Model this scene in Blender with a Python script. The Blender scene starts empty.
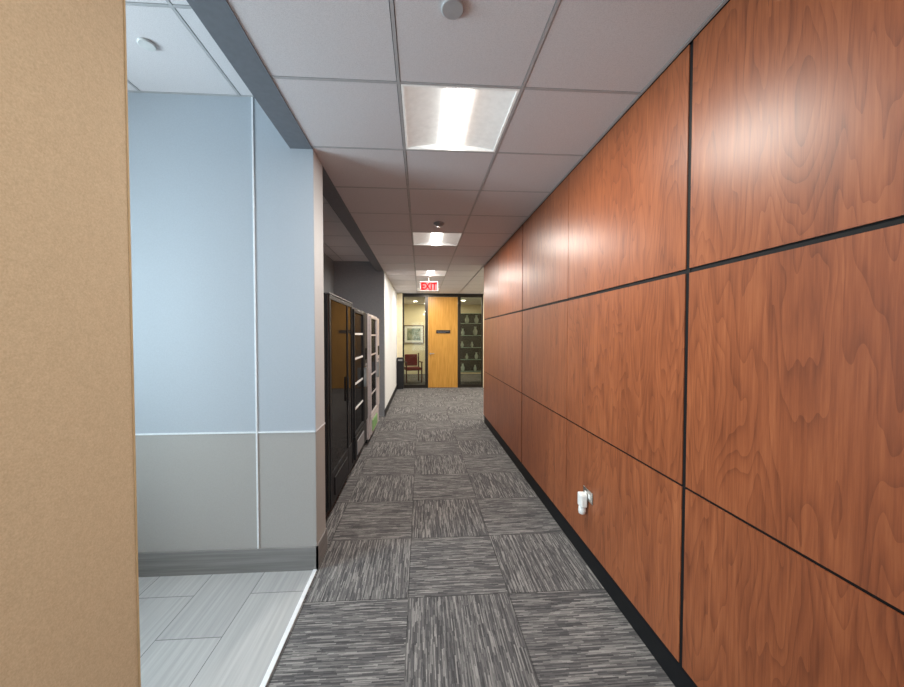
import bpy, bmesh, math, random
from mathutils import Vector, Matrix
random.seed(4)
scene=bpy.context.scene
scene.view_settings.view_transform='Standard'
COL=scene.collection
# ------------------------------------------------------------ node helpers
class NT:
    def __init__(s,name):
        s.mat=bpy.data.materials.new(name); s.mat.use_nodes=True
        s.t=s.mat.node_tree; s.t.nodes.clear()
        s.out=s.t.nodes.new('ShaderNodeOutputMaterial')
        s.b=s.t.nodes.new('ShaderNodeBsdfPrincipled')
        s.t.links.new(s.b.outputs[0],s.out.inputs[0])
    def n(s,typ,**kw):
        nd=s.t.nodes.new(typ)
        for k,v in kw.items(): setattr(nd,k,v)
        return nd
    def l(s,a,b): s.t.links.new(a,b)
    def put(s,sock,v):
        if hasattr(v,'is_output'): s.l(v,sock)
        else: sock.default_value=v
    def m(s,op,a,b=0.0,c=None):
        nd=s.n('ShaderNodeMath',operation=op); s.put(nd.inputs[0],a); s.put(nd.inputs[1],b)
        if c is not None: s.put(nd.inputs[2],c)
        return nd.outputs[0]
    def xyz(s):
        tc=s.n('ShaderNodeTexCoord'); sp=s.n('ShaderNodeSeparateXYZ'); s.l(tc.outputs['Object'],sp.inputs[0])
        return sp.outputs
    def vec(s,x,y,z):
        c=s.n('ShaderNodeCombineXYZ'); s.put(c.inputs[0],x); s.put(c.inputs[1],y); s.put(c.inputs[2],z); return c.outputs[0]
    def noise(s,v,scale=1.0,detail=3.0,dist=0.0,rough=.5):
        nd=s.n('ShaderNodeTexNoise')
        if v is not None: s.l(v,nd.inputs['Vector'])
        nd.inputs['Scale'].default_value=scale; nd.inputs['Detail'].default_value=detail
        nd.inputs['Distortion'].default_value=dist; nd.inputs['Roughness'].default_value=rough
        return nd.outputs['Fac']
    def ramp(s,f,stops,interp='LINEAR'):
        nd=s.n('ShaderNodeValToRGB'); cr=nd.color_ramp; cr.interpolation=interp
        while len(cr.elements)<len(stops): cr.elements.new(.5)
        for e,(p,c) in zip(cr.elements,stops): e.position=p; e.color=(*c,1)
        s.l(f,nd.inputs[0]); return nd.outputs[0]
    def mix(s,f,a,b,mode='MIX'):
        nd=s.n('ShaderNodeMix',data_type='RGBA',blend_type=mode)
        s.put(nd.inputs[0],f)
        for i,v in ((6,a),(7,b)):
            if isinstance(v,tuple): v=(*v,1) if len(v)==3 else v
            s.put(nd.inputs[i],v)
        return nd.outputs[2]
    def bump(s,h,strength=.2,dist=.002):
        nd=s.n('ShaderNodeBump'); nd.inputs['Strength'].default_value=strength; nd.inputs['Distance'].default_value=dist
        s.l(h,nd.inputs['Height']); s.l(nd.outputs[0],s.b.inputs['Normal'])

def plain(name,col,rough=.5,metal=0.0,var=.06,scale=30,emit=0,ecol=None,coat=0,spec=.5):
    k=NT(name); tc=k.n('ShaderNodeTexCoord')
    f=k.noise(tc.outputs['Object'],scale,3)
    a=tuple(max(0,c*(1-var)) for c in col); b=tuple(min(1,c*(1+var)) for c in col)
    k.l(k.ramp(f,[(.3,a),(.7,b)]),k.b.inputs['Base Color'])
    k.b.inputs['Roughness'].default_value=rough; k.b.inputs['Metallic'].default_value=metal
    k.b.inputs['Coat Weight'].default_value=coat; k.b.inputs['Specular IOR Level'].default_value=spec
    if emit:
        k.b.inputs['Emission Color'].default_value=(*(ecol or col),1); k.b.inputs['Emission Strength'].default_value=emit
    return k.mat
def darkgloss(name,col,fac,rough):
    k=NT(name); k.t.nodes.remove(k.b)
    d=k.n('ShaderNodeBsdfDiffuse'); d.inputs[0].default_value=(*col,1)
    g=k.n('ShaderNodeBsdfGlossy'); g.inputs['Roughness'].default_value=rough
    mx=k.n('ShaderNodeMixShader'); tc=k.n('ShaderNodeTexCoord'); n=k.noise(tc.outputs['Object'],8,2)
    k.l(k.m('MULTIPLY_ADD',n,fac*.3,fac*.85),mx.inputs[0])
    k.l(d.outputs[0],mx.inputs[1]); k.l(g.outputs[0],mx.inputs[2]); k.l(mx.outputs[0],k.out.inputs[0]); return k.mat

def m_wood():
    k=NT('cherry_laminate'); x,y,z=k.xyz()
    g=k.n('ShaderNodeNewGeometry'); r=k.m('MULTIPLY',g.outputs['Random Per Island'],37.0)
    yy=k.m('ADD',y,r)
    big=k.noise(k.vec(k.m('MULTIPLY',yy,4.5),r,k.m('MULTIPLY',z,.85)),1,3,.25,.4)
    ring=k.m('FRACT',k.m('MULTIPLY',big,22.0))
    ring=k.m('POWER',ring,3.0)
    fine=k.noise(k.vec(k.m('MULTIPLY',yy,130),r,k.m('MULTIPLY',z,5.0)),1,5,.3,.65)
    mott=k.noise(k.vec(k.m('MULTIPLY',yy,15),r,k.m('MULTIPLY',z,1.8)),1,4,.8)
    f=k.m('ADD',k.m('MULTIPLY',k.m('SUBTRACT',1.0,ring),.125),k.m('MULTIPLY',fine,.46)); f=k.m('ADD',f,k.m('MULTIPLY',mott,.43))
    c=k.ramp(f,[(.36,(.155,.042,.016)),(.55,(.27,.078,.029)),(.73,(.37,.120,.046))])
    k.l(c,k.b.inputs['Base Color']); k.b.inputs['Roughness'].default_value=.38
    k.b.inputs['Specular IOR Level'].default_value=.5
    return k.mat
def m_door():
    k=NT('oak_veneer'); x,y,z=k.xyz()
    f=k.noise(k.vec(k.m('MULTIPLY',x,40),y,k.m('MULTIPLY',z,2)),1,4,.3)
    k.l(k.ramp(f,[(.3,(.40,.185,.022)),(.7,(.58,.30,.058))]),k.b.inputs['Base Color']); k.b.inputs['Roughness'].default_value=.4
    return k.mat
def m_carpet():
    k=NT('carpet_tiles'); x,y,z=k.xyz()
    tx=k.m('DIVIDE',k.m('ADD',x,.08),.61); ty=k.m('DIVIDE',k.m('SUBTRACT',y,2.04),.61)
    cx=k.m('FLOOR',tx); cy=k.m('FLOOR',ty)
    par=k.m('FLOORED_MODULO',k.m('ADD',cx,cy),2.0)
    inv=k.m('SUBTRACT',1.0,par)
    u=k.m('ADD',k.m('MULTIPLY',par,x),k.m('MULTIPLY',inv,y))
    v=k.m('ADD',k.m('MULTIPLY',par,y),k.m('MULTIPLY',inv,x))
    tid=k.m('ADD',k.m('MULTIPLY',cx,13.7),k.m('MULTIPLY',cy,5.3))
    def streak(w,ln,seed):
        iu=k.m('FLOOR',k.m('DIVIDE',u,w))
        w1=k.n('ShaderNodeTexWhiteNoise',noise_dimensions='3D'); k.l(k.vec(iu,tid,seed),w1.inputs['Vector'])
        iv=k.m('FLOOR',k.m('ADD',k.m('DIVIDE',v,ln),k.m('MULTIPLY',w1.outputs['Value'],9.0)))
        w2=k.n('ShaderNodeTexWhiteNoise',noise_dimensions='3D'); k.l(k.vec(iu,iv,seed+3.3),w2.inputs['Vector'])
        return w2.outputs['Value']
    s1=streak(.0068,.14,1.0); s2=streak(.0042,.06,5.0)
    f=k.m('ADD',k.m('MULTIPLY',s1,.6),k.m('MULTIPLY',s2,.4))
    c=k.ramp(f,[(.12,(.072,.070,.073)),(.42,(.120,.116,.119)),(.62,(.185,.179,.176)),(.88,(.33,.318,.308))])
    fib=k.noise(k.vec(x,y,z),500,2); c=k.mix(1.0,c,k.ramp(fib,[(.3,(.7,.7,.7)),(.7,(1,1,1))]),'MULTIPLY')
    fx=k.m('FRACT',tx); fy=k.m('FRACT',ty)
    e=k.m('MINIMUM',fx,fy); seam=k.m('LESS_THAN',e,.010)
    c=k.mix(k.m('MULTIPLY',seam,.6),c,(.03,.03,.03))
    w=k.noise(k.vec(x,y,z),1.3,2); c=k.mix(1.0,c,k.ramp(w,[(.3,(.88,.88,.88)),(.7,(1,1,1))]),'MULTIPLY')
    k.l(c,k.b.inputs['Base Color']); k.b.inputs['Roughness'].default_value=.95; k.b.inputs['Specular IOR Level'].default_value=.15
    return k.mat
def m_tile():
    k=NT('floor_planks'); x,y,z=k.xyz()
    tx=k.m('DIVIDE',k.m('ADD',x,.71),.333); cx=k.m('FLOOR',tx)
    ty=k.m('ADD',k.m('DIVIDE',y,.61),k.m('MULTIPLY',cx,.5)); cy=k.m('FLOOR',ty)
    w=k.n('ShaderNodeTexWhiteNoise',noise_dimensions='3D'); k.l(k.vec(cx,cy,0.0),w.inputs['Vector'])
    st=k.noise(k.vec(k.m('MULTIPLY',x,60),k.m('MULTIPLY',y,1.5),k.m('MULTIPLY',w.outputs['Value'],20)),1,4)
    c=k.ramp(st,[(.3,(.29,.295,.30)),(.7,(.42,.42,.42))])
    c=k.mix(.25,c,k.ramp(w.outputs['Value'],[(0,(.29,.29,.29)),(1,(.44,.44,.43))]))
    ex=k.m('LESS_THAN',k.m('FRACT',tx),.012); ey=k.m('LESS_THAN',k.m('FRACT',ty),.007)
    c=k.mix(k.m('MAXIMUM',ex,ey),c,(.12,.12,.12))
    k.l(c,k.b.inputs['Base Color']); k.b.inputs['Roughness'].default_value=.42
    return k.mat
def m_base():
    k=NT('base_tile'); x,y,z=k.xyz()
    st=k.noise(k.vec(k.m('MULTIPLY',x,2),k.m('MULTIPLY',y,2),k.m('MULTIPLY',z,70)),1,3)
    k.l(k.ramp(st,[(.3,(.15,.145,.14)),(.7,(.22,.21,.205))]),k.b.inputs['Base Color']); k.b.inputs['Roughness'].default_value=.5
    return k.mat
def m_twotone(name,up,lo,zs,rough=.6):
    k=NT(name); x,y,z=k.xyz()
    f=k.m('GREATER_THAN',z,zs); n=k.noise(k.vec(x,y,z),120,3)
    c=k.mix(f,lo,up); c=k.mix(1.0,c,k.ramp(n,[(.3,(.94,.94,.94)),(.7,(1,1,1))]),'MULTIPLY')
    k.l(c,k.b.inputs['Base Color']); k.b.inputs['Roughness'].default_value=rough; k.bump(n,.08,.001)
    return k.mat
def m_ctile():
    k=NT('acoustic_tile'); x,y,z=k.xyz()
    n=k.noise(k.vec(x,y,z),260,2,0,.7)
    k.l(k.ramp(n,[(.32,(.57,.54,.555)),(.6,(.67,.64,.655))]),k.b.inputs['Base Color']); k.b.inputs['Roughness'].default_value=.9
    k.bump(n,.15,.001); return k.mat
def m_glass(name,tint=(.9,.95,.93),refl=.9):
    k=NT(name); k.t.nodes.remove(k.b)
    tr=k.n('ShaderNodeBsdfTransparent'); tr.inputs[0].default_value=(*tint,1)
    gl=k.n('ShaderNodeBsdfGlossy'); gl.inputs['Roughness'].default_value=.02
    fr=k.n('ShaderNodeFresnel'); fr.inputs['IOR'].default_value=1.35
    mx=k.n('ShaderNodeMixShader'); k.l(fr.outputs[0],mx.inputs[0]); k.l(tr.outputs[0],mx.inputs[1]); k.l(gl.outputs[0],mx.inputs[2])
    k.l(mx.outputs[0],k.out.inputs[0]); return k.mat
def m_tan():
    k=NT('tan_vinyl'); x,y,z=k.xyz()
    n=k.noise(k.vec(x,y,z),60,5,.3,.7); n2=k.noise(k.vec(x,y,z),300,3,0,.7)
    c=k.ramp(n,[(.3,(.50,.405,.26)),(.7,(.60,.495,.33))]); c=k.mix(.42,c,k.ramp(n2,[(.3,(.40,.32,.20)),(.7,(.72,.61,.43))]))
    k.l(c,k.b.inputs['Base Color']); k.b.inputs['Roughness'].default_value=.8; k.bump(n2,.08,.001); return k.mat

WOOD=m_wood(); DOORW=m_door(); CARPET=m_carpet(); TILE=m_tile(); BASE=m_base(); CT=m_ctile(); TAN=m_tan()
BLUE=m_twotone('alcove_wallcovering',(.37,.40,.445),(.35,.33,.315),.93)
PALE=m_twotone('pale_wallcovering',(.50,.51,.52),(.36,.34,.32),.93)
BEAM=plain('beam_paint',(.15,.165,.19),.6)
DARKW=plain('dark_wall_paint',(.27,.29,.315),.6)
GRID=plain('ceiling_grid_metal',(.42,.41,.42),.5)
VOID=plain('shadow_gap',(.02,.02,.02),.9)
BLACK=plain('black_reveal',(.008,.008,.009),.6,spec=.2)
CREAM=plain('cream_paint',(.82,.73,.52),.6)
WHITEW=plain('white_wall_paint',(.80,.83,.86),.6)
WHITE=plain('white_enamel',(.80,.80,.79),.4)
PAN=plain('glowing_reflector_enamel',(.72,.72,.71),.5,emit=.16,ecol=(1,.97,.93))  # faint glow put into the enamel for lens light on the pan
PLASTIC=plain('white_plastic',(.85,.85,.84),.3)
STEEL=plain('brushed_steel',(.55,.54,.52),.3,1.0)
ALU=plain('pale_aluminium',(.75,.77,.80),.4,.2)
BLKGLOSS=darkgloss('gloss_black_panel',(.012,.011,.011),.15,.05)
BLKPANE=darkgloss('dark_display_pane',(.015,.015,.016),.07,.08)
BLKMATTE=plain('black_powder_coat',(.02,.02,.022),.5,spec=.15)
PINK=plain('pale_mauve_enamel',(.50,.45,.45),.35)
GREYP=plain('grey_plastic',(.22,.22,.23),.45)
GREEN=plain('green_plastic',(.20,.42,.14),.4)
FRAME=plain('dark_bronze_frame',(.03,.026,.022),.35,.6)
GLASS=m_glass('clear_glass'); GLASSG=plain('green_shelf_glass',(.55,.72,.62),.1)
RED=plain('red_letters',(.10,.0,.0),.8,emit=.85,ecol=(1,.01,.02),spec=0)
REDP=plain('exit_face',(.10,.05,.05),.8,emit=.28,ecol=(1,.42,.42),spec=0)
LENS=plain('troffer_lens',(.9,.9,.9),.4,var=0,emit=9,ecol=(1,.96,.90))
LENSC=plain('alcove_lens',(.9,.9,.9),.4,var=0,emit=10,ecol=(.85,.92,1))
LENSW=plain('warm_lens',(.9,.9,.9),.4,var=0,emit=20,ecol=(1,.84,.60))
REDF=plain('burgundy_upholstery',(.22,.035,.03),.8); MAHO=plain('mahogany_frame',(.10,.035,.018),.4)
MAT=plain('print_mount',(.75,.74,.70),.8)
def m_print():
    k=NT('landscape_print'); x,y,z=k.xyz()
    n=k.noise(k.vec(x,y,z),6,4,.5); k.l(k.ramp(n,[(.3,(.06,.10,.07)),(.5,(.25,.28,.2)),(.7,(.45,.42,.34))]),k.b.inputs['Base Color']); return k.mat
PRINT=m_print()
CERAM=plain('pale_ceramic',(.6,.68,.64),.2)

# ------------------------------------------------------------ mesh helpers
class MB:
    def __init__(s): s.bm=bmesh.new(); s.mats=[]
    def mi(s,m):
        if m not in s.mats: s.mats.append(m)
        return s.mats.index(m)
    def box(s,x0,x1,y0,y1,z0,z1,m):
        i=s.mi(m)
        v=[s.bm.verts.new(p) for p in ((x0,y0,z0),(x1,y0,z0),(x1,y1,z0),(x0,y1,z0),(x0,y0,z1),(x1,y0,z1),(x1,y1,z1),(x0,y1,z1))]
        for f in ((0,3,2,1),(4,5,6,7),(0,1,5,4),(1,2,6,5),(2,3,7,6),(3,0,4,7)):
            s.bm.faces.new([v[j] for j in f]).material_index=i
        return s
    def lathe(s,prof,m,axis='Z',c=(0,0,0),seg=24):
        i=s.mi(m); rings=[]
        for r,h in prof:
            ring=[]
            for a in range(seg):
                t=2*math.pi*a/seg; p=(r*math.cos(t),r*math.sin(t),h)
                if axis=='X': p=(h,p[0],p[1])
                if axis=='Y': p=(p[0],h,p[1])
                ring.append(s.bm.verts.new((p[0]+c[0],p[1]+c[1],p[2]+c[2])))
            rings.append(ring)
        for a,b in zip(rings,rings[1:]):
            for j in range(seg):
                f=s.bm.faces.new((a[j],a[(j+1)%seg],b[(j+1)%seg],b[j])); f.material_index=i; f.smooth=True
        s.bm.faces.new(rings[0][::-1]).material_index=i; s.bm.faces.new(rings[-1]).material_index=i
        return s
    def extr(s,pts,y0,y1,m):   # profile in (x,z), extruded along y, closed
        i=s.mi(m)
        a=[s.bm.verts.new((p[0],y0,p[1])) for p in pts]; b=[s.bm.verts.new((p[0],y1,p[1])) for p in pts]
        n=len(pts)
        for j in range(n): s.bm.faces.new((a[j],a[(j+1)%n],b[(j+1)%n],b[j])).material_index=i
        s.bm.faces.new(a[::-1]).material_index=i; s.bm.faces.new(b).material_index=i
        return s
    def make(s,name,loc=(0,0,0),parent=None,bevel=0,rot=0):
        bmesh.ops.recalc_face_normals(s.bm,faces=s.bm.faces)
        me=bpy.data.meshes.new(name); s.bm.to_mesh(me); s.bm.free()
        for m in s.mats: me.materials.append(m)
        ob=bpy.data.objects.new(name,me); COL.objects.link(ob); ob.location=loc; ob.rotation_euler[2]=rot
        if parent: ob.parent=parent
        if bevel:
            b=ob.modifiers.new('bevel','BEVEL'); b.width=bevel; b.segments=2; b.limit_method='ANGLE'
        return ob
def empty(name,loc,label,cat,group=None,rot=0):
    e=bpy.data.objects.new(name,None); COL.objects.link(e); e.location=loc; e.rotation_euler[2]=rot; e.empty_display_size=.1
    return tag(e,label,cat,group)
def tag(o,label,cat,group=None):
    o['label']=label; o['category']=cat
    if group: o['group']=group
    return o
def struct(o,label,cat):
    o['kind']='structure'; return tag(o,label,cat)
def dup(root,loc):
    r=root.copy(); COL.objects.link(r); r.location=loc
    def rec(a,b):
        for c in list(a.children):
            d=c.copy(); COL.objects.link(d); d.parent=b; rec(c,d)
    rec(root,r); return r

H=2.80; HA=3.115; XL=-.705; XR=1.125; YB=-3.2; YE=10.22
# ------------------------------------------------------------ floor
b=MB(); b.box(XL,1.30,YB,6.13,-.1,0,CARPET); b.box(XL,4.2,6.13,14,-.1,0,CARPET); b.box(-1.75,XL,2.36,6.8,-.1,0,CARPET)
struct(b.make('floor'),'dark grey carpet tiles with streaked quarter-turned pattern','floor')
b=MB(); b.box(-3.5,XL-.001,-2.2,2.36,-.1,0,TILE)
struct(b.make('floor.001'),'pale grey plank tile floor of the side alcove','floor')
b=MB(); b.box(XL-.018,XL+.006,.89,2.34,0,.006,ALU)
struct(b.make('trim_1'),'light metal threshold strip between carpet and tile','trim')
# ------------------------------------------------------------ ceilings
GX=[-.716,-.106,.504,1.114]
def ceil(b,xs,ys,z,skip=(),t=.014):
    for i in range(len(xs)-1):
        for j in range(len(ys)-1):
            if (i,j) in skip: continue
            g=t/2+.003
            b.box(xs[i]+g,xs[i+1]-g,ys[j]+g,ys[j+1]-g,z+.001,z+.012,CT)
    for x in xs: b.box(x-t/2,x+t/2,ys[0],ys[-1],z-.001,z+.02,GRID)
    for y in ys: b.box(xs[0],xs[-1],y-t/2,y+t/2,z-.0005,z+.0195,GRID)
Y0=1.712
ys=[Y0+.6075*k for k in range(-8,15)]
LR=[4,8,12,16,20]  # cell index of troffers
b=MB(); ceil(b,GX,ys,H,skip=[(1,j) for j in LR])
xs2=[1.114+.61*k for k in range(0,6)]; ys2=[y for y in ys if y>5.9]
hall_fill_cells=[(2,2),(2,5)]
ceil(b,xs2,ys2,H,skip=hall_fill_cells)
b.box(XL-.0,1.3,YB,YE,H+.14,H+.16,VOID); b.box(1.3,4.2,5.9,YE,H+.14,H+.16,VOID)
struct(b.make('ceiling'),'grey acoustic tile ceiling in a slim metal grid','ceiling')
b=MB(); xs=[-.86]+[-1.16-.61*k for k in range(0,5)]; xs=xs[::-1]
ysA=[2.335-.61*k for k in range(0,8)][::-1]
ceil(b,xs,ysA,HA,skip=[(2,2)]); b.box(-3.6,-.85,-2.2,2.36,3.34,3.36,VOID)
struct(b.make('ceiling.001'),'pale acoustic tile ceiling of the raised alcove','ceiling')
b=MB(); ceil(b,[-1.75,-1.47,-.86],[2.56+.61*k for k in range(0,8)],2.98); b.box(-1.75,-.85,2.56,6.8,3.0,3.02,VOID)
struct(b.make('ceiling.002'),'acoustic tile ceiling over the vending recess','ceiling')
# ------------------------------------------------------------ walls
b=MB(); b.box(1.152,1.30,YB,6.13,0,H+.1,BLACK)
vj=[-3.2,-2.17,-.98,.21,1.40,2.59,3.78,4.97,6.13]
thick={1.40,3.78,-.98}
rows=[(.145,.921),(.933,1.84),(1.86,H-.004)]
for a,c in zip(vj,vj[1:]):
    g0=.011 if a in thick else .003; g1=.011 if c in thick else .003
    for z0,z1 in rows: b.box(XR,1.152,a+g0,c-g1,z0,z1,WOOD)
for a in vj[1:-1]:
    g=.0108 if a in thick else .0028
    b.box(XR+.004,1.152,a-g,a+g,.146,H-.005,BLACK)
for (z0,z1),(z2,z3) in zip(rows,rows[1:]): b.box(XR+.006,1.152,YB,6.13,z1+.0001,z2-.0001,BLACK)
struct(b.make('wall_right'),'reddish cherry wood panelling with black reveal joints','wall')
b=MB(); b.box(1.138,1.152,YB,6.13,0,.145,BLACK)
struct(b.make('baseboard_right'),'recessed black base under the wood panelling','baseboard')
YT=.885
b=MB(); b.box(-.85,XL,YB,YT,0,H,TAN)
struct(b.make('wall_left'),'tan textured wall covering ending at the alcove opening','wall')
b=MB(); b.box(-.858,XL+.002,YT,YT+.004,.0,H,plain('tan_edge',(.50,.38,.22),.7))
struct(b.make('trim_2'),'tan corner guard on the wall end','trim')
b=MB(); b.box(-.85,XL-.001,YB,2.34,H+.0,3.36,BEAM); b.box(-.85,XL-.001,2.56,6.8,H+.0,3.1,BEAM)
b.box(-.85,XL-.001,.89,2.34,H-.004,H,BEAM); b.box(-.85,XL-.001,2.56,6.8,H-.004,H,BEAM)
struct(b.make('trim_3'),'blue grey painted bulkhead beam along the corridor','beam')
b=MB(); b.box(-3.5,XL-.12,2.34,2.56,0,3.2,BLUE); b.box(XL-.12,XL,2.34,2.56,0,2.97,BLUE)
struct(b.make('wall_alcove'),'blue grey wall with a darker grey dado below','wall')
b=MB(); b.box(XL-.0,XL+.002,2.345,2.555,.15,2.795,PALE)
struct(b.make('trim_4'),'pale wall covering on the wall end','trim')
b=MB(); b.box(-3.5,XL+.004,2.335,2.34,.929,.939,ALU); b.box(XL,XL+.005,2.335,2.56,.929,.939,ALU)
struct(b.make('trim_5'),'thin pale chair rail','trim')
b=MB(); b.box(-1.090,-1.080,2.334,2.34,.155,HA,ALU)
struct(b.make('trim_6'),'thin pale vertical cover strip on the wall','trim')
b=MB(); b.box(-3.5,XL+.012,2.326,2.34,0,.156,BASE); b.box(XL,XL+.012,2.326,2.56,0,.156,BASE)
struct(b.make('baseboard_alcove'),'grey streaked tile base','baseboard')
b=MB(); b.box(-3.6,-3.5,-2.2,.0,0,3.3,BLUE); b.box(-3.6,-3.5,1.7,2.5,0,3.3,BLUE); b.box(-3.6,-3.5,0,1.7,0,.9,BLUE); b.box(-3.6,-3.5,0,1.7,2.7,3.3,BLUE)
struct(b.make('wall_alcove_left'),'blue grey outer wall of the alcove','wall')
b=MB(); b.box(-3.6,-.85,-2.3,-2.2,0,3.3,BLUE)
struct(b.make('wall_alcove_near'),'blue grey alcove wall','wall')
b=MB()
for y0,y1,z0,z1 in ((0,.05,.9,2.7),(1.65,1.7,.9,2.7),(.825,.875,.95,2.65),(.05,1.65,.9,.95),(.05,1.65,2.65,2.7)): b.box(-3.58,-3.52,y0,y1,z0,z1,ALU)
b.box(-3.555,-3.55,.05,1.65,.95,2.65,GLASS)
struct(b.make('window_1'),'aluminium framed window of the alcove','window')
b=MB(); b.box(-1.75,-1.65,2.56,6.8,0,3.1,DARKW)
struct(b.make('wall_recess_back'),'dark grey wall behind the machines','wall')
b=MB(); b.box(-1.65,XL,6.7,6.82,0,3.0,DARKW)
struct(b.make('wall_recess_end'),'dark grey end wall of the machine recess','wall')
b=MB(); b.box(-.85,XL,6.82,YE,0,H+.02,WHITEW)
struct(b.make('wall_left.001'),'white painted corridor wall','wall')
b=MB(); b.box(XL,XL+.012,6.7,YE,0,.12,BLKMATTE)
struct(b.make('baseboard_left'),'black rubber base','baseboard')
b=MB(); b.box(-.85,1.3,YB-.1,YB,2.5,H+.1,WHITEW); b.box(-.85,1.3,YB-.1,YB,0,.3,WHITEW); b.box(-.85,-.65,YB-.1,YB,.3,2.5,WHITEW); b.box(1.05,1.3,YB-.1,YB,.3,2.5,WHITEW)
struct(b.make('wall_near'),'white end wall with an opening added for fill light','wall')
b=MB()
for x0,x1,z0,z1 in ((-.65,-.6,.3,2.5),(1.0,1.05,.3,2.5),(.175,.225,.35,2.45),(-.6,1.0,.3,.35),(-.6,1.0,2.45,2.5)): b.box(x0,x1,YB-.08,YB-.02,z0,z1,ALU)
b.box(-.6,1.0,YB-.055,YB-.05,.35,2.45,GLASS)
struct(b.make('fill_window'),'aluminium framed window added behind the camera for fill light','window')  # unseen window, added to let fill light in from behind
# far facade
b=MB(); b.box(-.85,-.54,YE,YE+.12,0,H+.1,CREAM); b.box(1.86,4.3,YE,YE+.12,0,H+.1,CREAM); b.box(-.54,1.86,YE,YE+.12,2.77,H+.1,BLKMATTE)
struct(b.make('wall_far'),'cream painted end wall around the glazed entrance','wall')
b=MB(); b.box(4.2,4.3,6,14,0,H+.1,CREAM); b.box(1.3,4.2,6.0,6.13,0,H+.1,CREAM)
struct(b.make('wall_hall'),'cream painted walls of the cross hall','wall')
def glaz(n,x0,x1,label):
    b=MB(); f=.045
    b.box(x0,x0+f,YE+.02,YE+.09,0,2.77,FRAME); b.box(x1-f,x1,YE+.02,YE+.09,0,2.77,FRAME)
    b.box(x0+f,x1-f,YE+.02,YE+.09,0,.10,FRAME); b.box(x0+f,x1-f,YE+.02,YE+.09,2.70,2.77,FRAME)
    b.box(x0+f,x1-f,YE+.05,YE+.058,.10,2.70,GLASS)
    struct(b.make(n),label,'window')
glaz('window_2',-.54,.17,'full height glass sidelight in a dark frame')
glaz('window_3',1.14,1.86,'full height glass sidelight in a dark frame')
e=empty('door_1',(.655,YE+.05,0),'full height golden oak flush door','door'); e['kind']='structure'
b=MB(); b.box(-.44,.44,-.022,.022,.008,2.70,DOORW); b.make('door_leaf',parent=e,bevel=.003)
b=MB(); b.box(-.485,-.445,-.03,.04,0,2.77,FRAME); b.box(.445,.485,-.03,.04,0,2.77,FRAME); b.box(-.445,.445,-.03,.04,2.71,2.77,FRAME); b.make('door_frame',parent=e)
b=MB(); b.lathe([(.026,-.034),(.026,-.022)],STEEL,'Y',(-.37,0,1.02)); b.lathe([(.009,-.06),(.009,-.03)],STEEL,'Y',(-.37,0,1.02)); b.box(-.38,-.26,-.068,-.054,1.01,1.03,STEEL); b.make('handle',parent=e,bevel=.003)['label']='steel lever handle'
b=MB(); b.box(-.20,.22,-.030,-.022,1.62,1.72,BLKMATTE)
for k2,(a,c) in enumerate(((-.17,.18),(-.17,.08))): b.box(a,c,-.032,-.030,1.680-.035*k2,1.686-.035*k2,GREYP)
b.make('name_plate',parent=e)['label']='black name plate with pale lettering'
b=MB(); b.box(-.85,4.3,13.9,14,0,3,CREAM); b.box(-.95,-.85,YE,14,0,3,CREAM)
struct(b.make('wall_office'),'cream office walls behind the glass','wall')
b=MB(); b.box(-.95,4.3,YE+.12,14,H,H+.1,CT)
struct(b.make('ceiling.003'),'office ceiling behind the glass','ceiling')

def area(name,loc,rot,sx,sy,p,col):
    l=bpy.data.lights.new(name,'AREA'); l.shape='RECTANGLE'; l.size=sx; l.size_y=sy; l.energy=p; l.color=col
    o=bpy.data.objects.new(name,l); COL.objects.link(o); o.location=loc; o.rotation_euler=rot; return o
# ------------------------------------------------------------ troffers
def troffer(loc,lens,label,group):
    e=empty('troffer_light',loc,label,'ceiling light',group); w=.295
    b=MB()
    for s in ((-w,-w+.012,-w,w),(w-.012,w,-w,w),(-w+.012,w-.012,-w,-w+.012),(-w+.012,w-.012,w-.012,w)): b.box(*s,-.001,.03,PAN)
    b.make('frame',parent=e)
    b=MB()
    for sg in (-1,1):
        top=[];n=8
        for i in range(n+1):
            t=i/n; x=sg*(.283-.22*t); z=.004+.028*math.sin(t*math.pi*.5)
            top.append((x,z))
        pts=top+[(x,z+.006) for x,z in top[::-1]]
        b.extr(pts,-w+.012,w-.012,PAN)
    b.box(-w,w,-w,-w+.004,.0,.06,PAN); b.box(-w,w,w-.004,w,.0,.06,PAN)
    b.make('reflector',parent=e)
    b=MB(); pts=[]
    for i in range(13):
        t=math.pi*i/12; pts.append((-.068*math.cos(t),.028-.034*math.sin(t)))
    pts+=[(.068,.05),(-.068,.05)]
    b.extr(pts,-.27,.27,lens); b.make('lens',parent=e)['label']='glowing rounded centre lens'
    return e
C=.30375
e0=troffer((.199,Y0+C,H),LENS,'square recessed ceiling light with bright centre lens','corridor ceiling lights')
TP=[(.199,ys[j]+C,H) for j in LR]+[(xs2[i]+.305,ys2[j]+C,H) for i,j in hall_fill_cells]  # last ones are unseen cross-hall lights, added to brighten the far corridor
for p in TP:
    if abs(p[1]-Y0-C)>.01: dup(e0,p)
    area('troffer_lamp',(p[0],p[1],H-.008),(0,0,0),.11,.50,42 if p[1]>4 else 31,(1,.94,.86))
eA=troffer((xs[2]+.305,ysA[2]+.305,HA),LENSC,'square recessed alcove ceiling light','alcove ceiling lights')
d0=None
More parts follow.
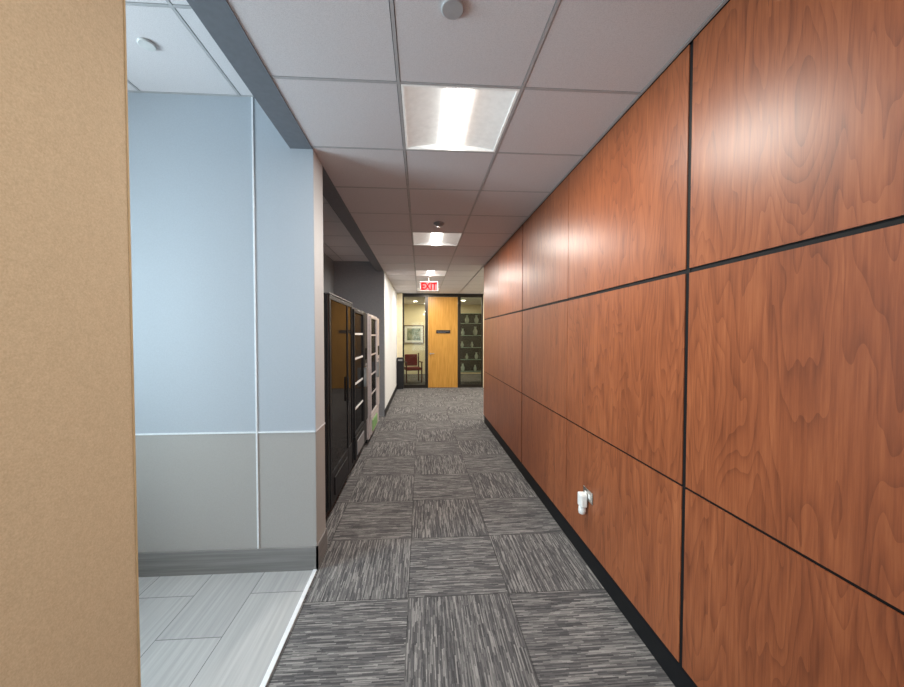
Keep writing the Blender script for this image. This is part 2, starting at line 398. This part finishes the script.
for x,y in ((-.2,12.6),(1.5,12.2),(.6,13.2)):
    if d0 is None:
        d0=empty('downlight',(x,y,H),'small warm round downlight in the office ceiling','ceiling light','office downlights')
        b=MB(); b.lathe([(.09,-.006),(.09,0)],WHITE); b.make('trim_ring',parent=d0)
        b=MB(); b.lathe([(.075,-.010),(.075,-.006)],LENSW); b.make('lens',parent=d0)
    else: dup(d0,(x,y,H))
    area('downlight_lamp',(x,y,H-.012),(0,0,0),.12,.12,20,(1,.84,.62))
# ------------------------------------------------------------ ceiling small devices
def disc(name,loc,r,label,cat,dome=False,col=(.36,.35,.36)):
    b=MB()
    if dome: b.lathe([(r*.25,-.035),(r*.6,-.03),(r*.8,-.015),(r,-.012),(r,.003)],GREYP)
    else: b.lathe([(r*.9,-.012),(r,-.009),(r,-.002),(r*.8,.003)],plain('cover_paint',col,.6))
    return tag(b.make(name,loc),label,cat)
disc('sprinkler_cover',(.12,1.31,H),.043,'round grey concealed sprinkler cover in a ceiling tile','sprinkler')
disc('smoke_detector',(.20,3.80,H),.06,'small round detector on a ceiling tile','detector',True)
disc('sprinkler_cover',(-1.44,1.95,HA),.04,'round white concealed sprinkler cover in alcove ceiling','sprinkler',col=(.6,.6,.6))
# ------------------------------------------------------------ exit sign
e=empty('exit_sign',(.17,7.35,2.51),'illuminated red EXIT sign hanging from the ceiling','exit sign')
b=MB(); b.box(-.19,.19,-.02,.02,0,.2,WHITE); b.make('housing',parent=e,bevel=.005)
b=MB(); b.box(-.182,.182,-.024,-.0202,.008,.192,REDP); b.make('face_panel',parent=e)
b=MB(); b.lathe([(.012,.2),(.012,.285)],WHITE); b.lathe([(.05,.279),(.05,.289)],WHITE); b.make('mount',parent=e)
cu=bpy.data.curves.new('exit_text','FONT'); cu.body='EXIT'; cu.size=.20; cu.extrude=.002; cu.offset=.006; cu.align_x='CENTER'; cu.space_character=1.0
to=bpy.data.objects.new('tmp',cu); COL.objects.link(to)
bpy.context.view_layer.update()
me=bpy.data.meshes.new_from_object(to.evaluated_get(bpy.context.evaluated_depsgraph_get())); bpy.data.objects.remove(to)
me.materials.clear(); me.materials.append(RED)
xm=max(abs(v.co.x) for v in me.vertices)
for v in me.vertices: v.co.x*=.168/xm
t=bpy.data.objects.new('lettering',me); COL.objects.link(t); t.parent=e; t.location=(0,-.027,.028); t.rotation_euler=(math.pi/2,0,0); t['label']='red letters reading EXIT'

# ------------------------------------------------------------ vending machines (front faces +X)
def vending(loc,w,h,front,bodym,label,style):
    e=empty('vending_machine',loc,label,'vending machine'); d=.84
    b=MB(); b.box(-d,0,-w/2,w/2,.09,h,bodym); b.make('body',parent=e,bevel=.008)
    b=MB(); b.box(-d+.05,-.03,-w/2+.03,w/2-.03,.03,.09,BLKMATTE); b.make('kick_plate',parent=e)
    for sx in (-d+.08,-.10):
        for sy in (-w/2+.08,w/2-.08):
            b=MB(); b.lathe([(.025,0),(.025,.03)],BLKMATTE,c=(sx,sy,0)); b.make('foot',parent=e)
    if style==1:
        b=MB(); b.box(.0,.022,-w/2+.006,w/2-.006,.10,h-.01,BLKGLOSS); b.make('door',parent=e,bevel=.005)['label']='glossy black glass front'
        b=MB()
        for y0,y1,z0,z1 in ((-w/2+.01,-w/2+.05,.12,h-.05),(w/2-.25,w/2-.235,.12,h-.05),(w/2-.03,w/2-.01,.12,h-.05)): b.box(.022,.030,y0,y1,z0,z1,BLKMATTE)
        b.box(.022,.030,-w/2+.01,w/2-.01,h-.05,h-.015,BLKMATTE); b.box(.022,.030,-w/2+.05,w/2-.03,.12,.16,BLKMATTE)
        b.make('door_trim',parent=e)
        b=MB(); b.box(-.004,.031,-w/2-.002,w/2,h-.006,h+.002,GREYP); b.make('top_trim',parent=e)
    else:
        wd=.26
        b=MB(); f=.035; y0=-w/2+.01; y1=w/2-wd; z0=.42; z1=h-.03
        b.box(0,.03,y0,y0+f,z0,z1,front); b.box(0,.03,y1-f,y1,z0,z1,front); b.box(0,.03,y0+f,y1-f,z0,z0+f,front); b.box(0,.03,y0+f,y1-f,z1-f,z1,front)
        b.make('door_frame',parent=e,bevel=.004)
        b=MB(); b.box(.0,.012,y0+f,y1-f,z0+f,z1-f,BLKPANE)
        b.make('window_pane',parent=e)['label']='dark display glass'
        for q in range(1,5):
            b=MB(); zz=z0+(z1-z0)*q/5; b.box(.012,.020,y0+f,y1-f,zz,zz+.022,WHITE if style==2 else PINK); b.make('shelf_rail',parent=e)
        b=MB(); b.box(0,.035,y1+.005,w/2-.01,z0,z1,front); b.make('control_panel',parent=e,bevel=.004)
        b=MB(); b.box(.035,.04,y1+.05,w/2-.05,1.25,1.4,BLKGLOSS); b.make('display',parent=e)
        b=MB()
        for r_ in range(4):
            for c_ in range(3): b.box(.035,.041,y1+.06+c_*.045,y1+.09+c_*.045,1.03+r_*.045,1.06+r_*.045,GREYP)
        b.make('keypad',parent=e)
        b=MB(); b.box(.035,.045,y1+.08,w/2-.08,.92,.95,STEEL); b.make('coin_slot',parent=e)
    b=MB(); b.box(.0,.028,-w/2+.06,w/2-.06,.14,.40,front if style>1 else BLKMATTE); b.make('lower_panel',parent=e,bevel=.004)
    b=MB(); b.box(.028,.040,-w/2+.12,w/2-.34,.18,.34,GREYP if style==2 else (GREEN if style==3 else BLKMATTE)); b.make('delivery_flap',parent=e,bevel=.004)
    b=MB(); hp=.075 if style>1 else .045; b.box(.028,hp,w/2-.30,w/2-.27,.9,1.15,STEEL if style>1 else BLKMATTE); b.make('handle',parent=e,bevel=.006)
    return e
vending((-.785,3.39,0),.96,1.93,BLKGLOSS,BLKMATTE,'tall gloss black vending machine with mirror-like front',1)
vending((-.775,4.38,0),.92,1.90,BLKMATTE,BLKMATTE,'black vending machine with white shelf rails behind glass',2)
vending((-.735,5.39,0),.94,1.88,PINK,PINK,'pale mauve vending machine with dark windows and green flap',3)

# ------------------------------------------------------------ outlet and charger
e=empty('wall_outlet',(XR,2.235,.50),'horizontal steel duplex outlet plate on wood panel','electrical outlet')
b=MB(); b.box(-.005,0,-.066,.066,-.037,.037,STEEL); b.make('cover_plate',parent=e,bevel=.002)
for s in (-.025,.025):
    b=MB(); b.box(-.008,-.005,s-.014,s+.014,-.016,.016,PLASTIC); b.make('socket',parent=e,bevel=.002)
e=empty('plug_in_charger',(XR-.0075,2.262,.475),'white plug-in charger block hanging in the outlet','charger')
b=MB(); b.box(-.045,0,-.036,.028,-.062,.030,PLASTIC); b.make('body',parent=e,bevel=.010)
b=MB(); b.lathe([(.008,-.115),(.021,-.108),(.025,-.088),(.022,-.065),(.018,-.055)],PLASTIC,c=(-.024,-.004,0)); b.make('bottle',parent=e)
# ------------------------------------------------------------ far small things
e=empty('waste_bin',(-.60,YE-.16,0),'tall black waste bin against the cream wall','waste bin')
b=MB(); b.box(-.09,.10,-.13,.13,.02,.80,BLKMATTE); b.make('body',parent=e,bevel=.01)
b=MB(); b.box(-.095,.105,-.135,.135,.80,.92,BLKMATTE); b.make('lid',parent=e,bevel=.02)
b=MB(); b.box(-.085,.095,-.125,.125,0,.02,GREYP); b.make('base',parent=e)
b=MB(); b.box(-.06,.07,-.139,-.135,.83,.88,GREYP); b.make('flap',parent=e)
e=empty('framed_picture',(-.28,13.88,1.60),'framed landscape print with pale mount on the office wall','picture')
b=MB(); w=.40;h=.36
for s in ((-w,w,-h,-h+.03),(-w,w,h-.03,h),(-w,-w+.03,-h+.03,h-.03),(w-.03,w,-h+.03,h-.03)): b.box(s[0],s[1],-.03,0,s[2],s[3],MAHO)
b.make('frame',parent=e)
b=MB(); b.box(-w+.03,w-.03,-.014,-.004,-h+.03,h-.03,MAT); b.make('mount',parent=e)
b=MB(); b.box(-w+.13,w-.13,-.018,-.014,-h+.12,h-.12,PRINT); b.make('print',parent=e)
e=empty('armchair',(-.28,11.6,0),'wooden armchair with burgundy upholstered seat','chair',rot=.25)
b=MB(); b.box(-.25,.25,-.24,.24,.40,.50,REDF); b.make('seat',parent=e,bevel=.025)
b=MB(); b.box(-.22,.22,.20,.26,.52,.92,REDF); b.make('backrest',parent=e,bevel=.025)
for sx in (-1,1):
    for sy in (-1,1):
        b=MB(); b.box(sx*.26-.02,sx*.26+.02,sy*.22-.02,sy*.22+.02,0,.66 if sy<0 else .96,MAHO); b.make('leg',parent=e,bevel=.005)
    b=MB(); b.box(sx*.26-.03,sx*.26+.03,-.27,.20,.66,.69,MAHO); b.make('armrest',parent=e,bevel=.008)
e=empty('display_shelving',(1.66,11.5,0),'glass display shelving with a dark metal frame','shelving')
for sx in (-.42,.42):
    for sy in (-.16,.16):
        b=MB(); b.box(sx-.01,sx+.01,sy-.01,sy+.01,0,2.3,FRAME); b.make('post',parent=e)
SZ=[.35,.75,1.15,1.55,1.95,2.28]
for z in SZ:
    b=MB(); b.box(-.41,.41,-.15,.15,z,z+.014,GLASSG); b.make('shelf',parent=e)
b=MB(); b.box(-.41,.41,.152,.156,.3,2.29,FRAME); b.make('back_panel',parent=e)
v0=None
for q,z in enumerate(SZ[:-1]):
    for x in ((-.26,.16),(-.12,.2),(-.28,.05))[q%3]:
        L=(1.66+x,11.5,z+.014)
        if v0 is None:
            b=MB(); b.lathe([(.03,0),(.06,.04),(.07,.12),(.04,.18),(.028,.21),(.042,.25)],CERAM,seg=16)
            v0=tag(b.make('vase',L),'small pale ceramic vase on a glass shelf','vase','vases on display shelves')
        else:
            o=v0.copy(); COL.objects.link(o); o.location=L
            s=random.uniform(.7,1.2); o.scale=(s,s,s)

# ------------------------------------------------------------ lights
area('window_daylight',(-3.7,.85,1.8),(0,-math.pi/2,0),1.6,1.6,245,(.77,.875,1))
area('end_fill_light',(.2,YB-.25,1.5),(math.pi/2,0,0),1.6,2.0,35,(.92,.95,1))  # added fill light from behind the camera
w=bpy.data.worlds.new('world'); scene.world=w; w.use_nodes=True
w.node_tree.nodes['Background'].inputs[0].default_value=(.6,.75,1,1); w.node_tree.nodes['Background'].inputs[1].default_value=1.0

# ------------------------------------------------------------ camera
cam=bpy.data.cameras.new('camera'); co=bpy.data.objects.new('camera',cam); COL.objects.link(co)
co.location=(0,0,1.58); co.rotation_euler=(math.radians(90-1.44),0,math.radians(-3.5))
cam.sensor_fit='HORIZONTAL'; cam.sensor_width=36; cam.lens=36*345/904; cam.shift_x=10/904; cam.clip_start=.02
scene.camera=co
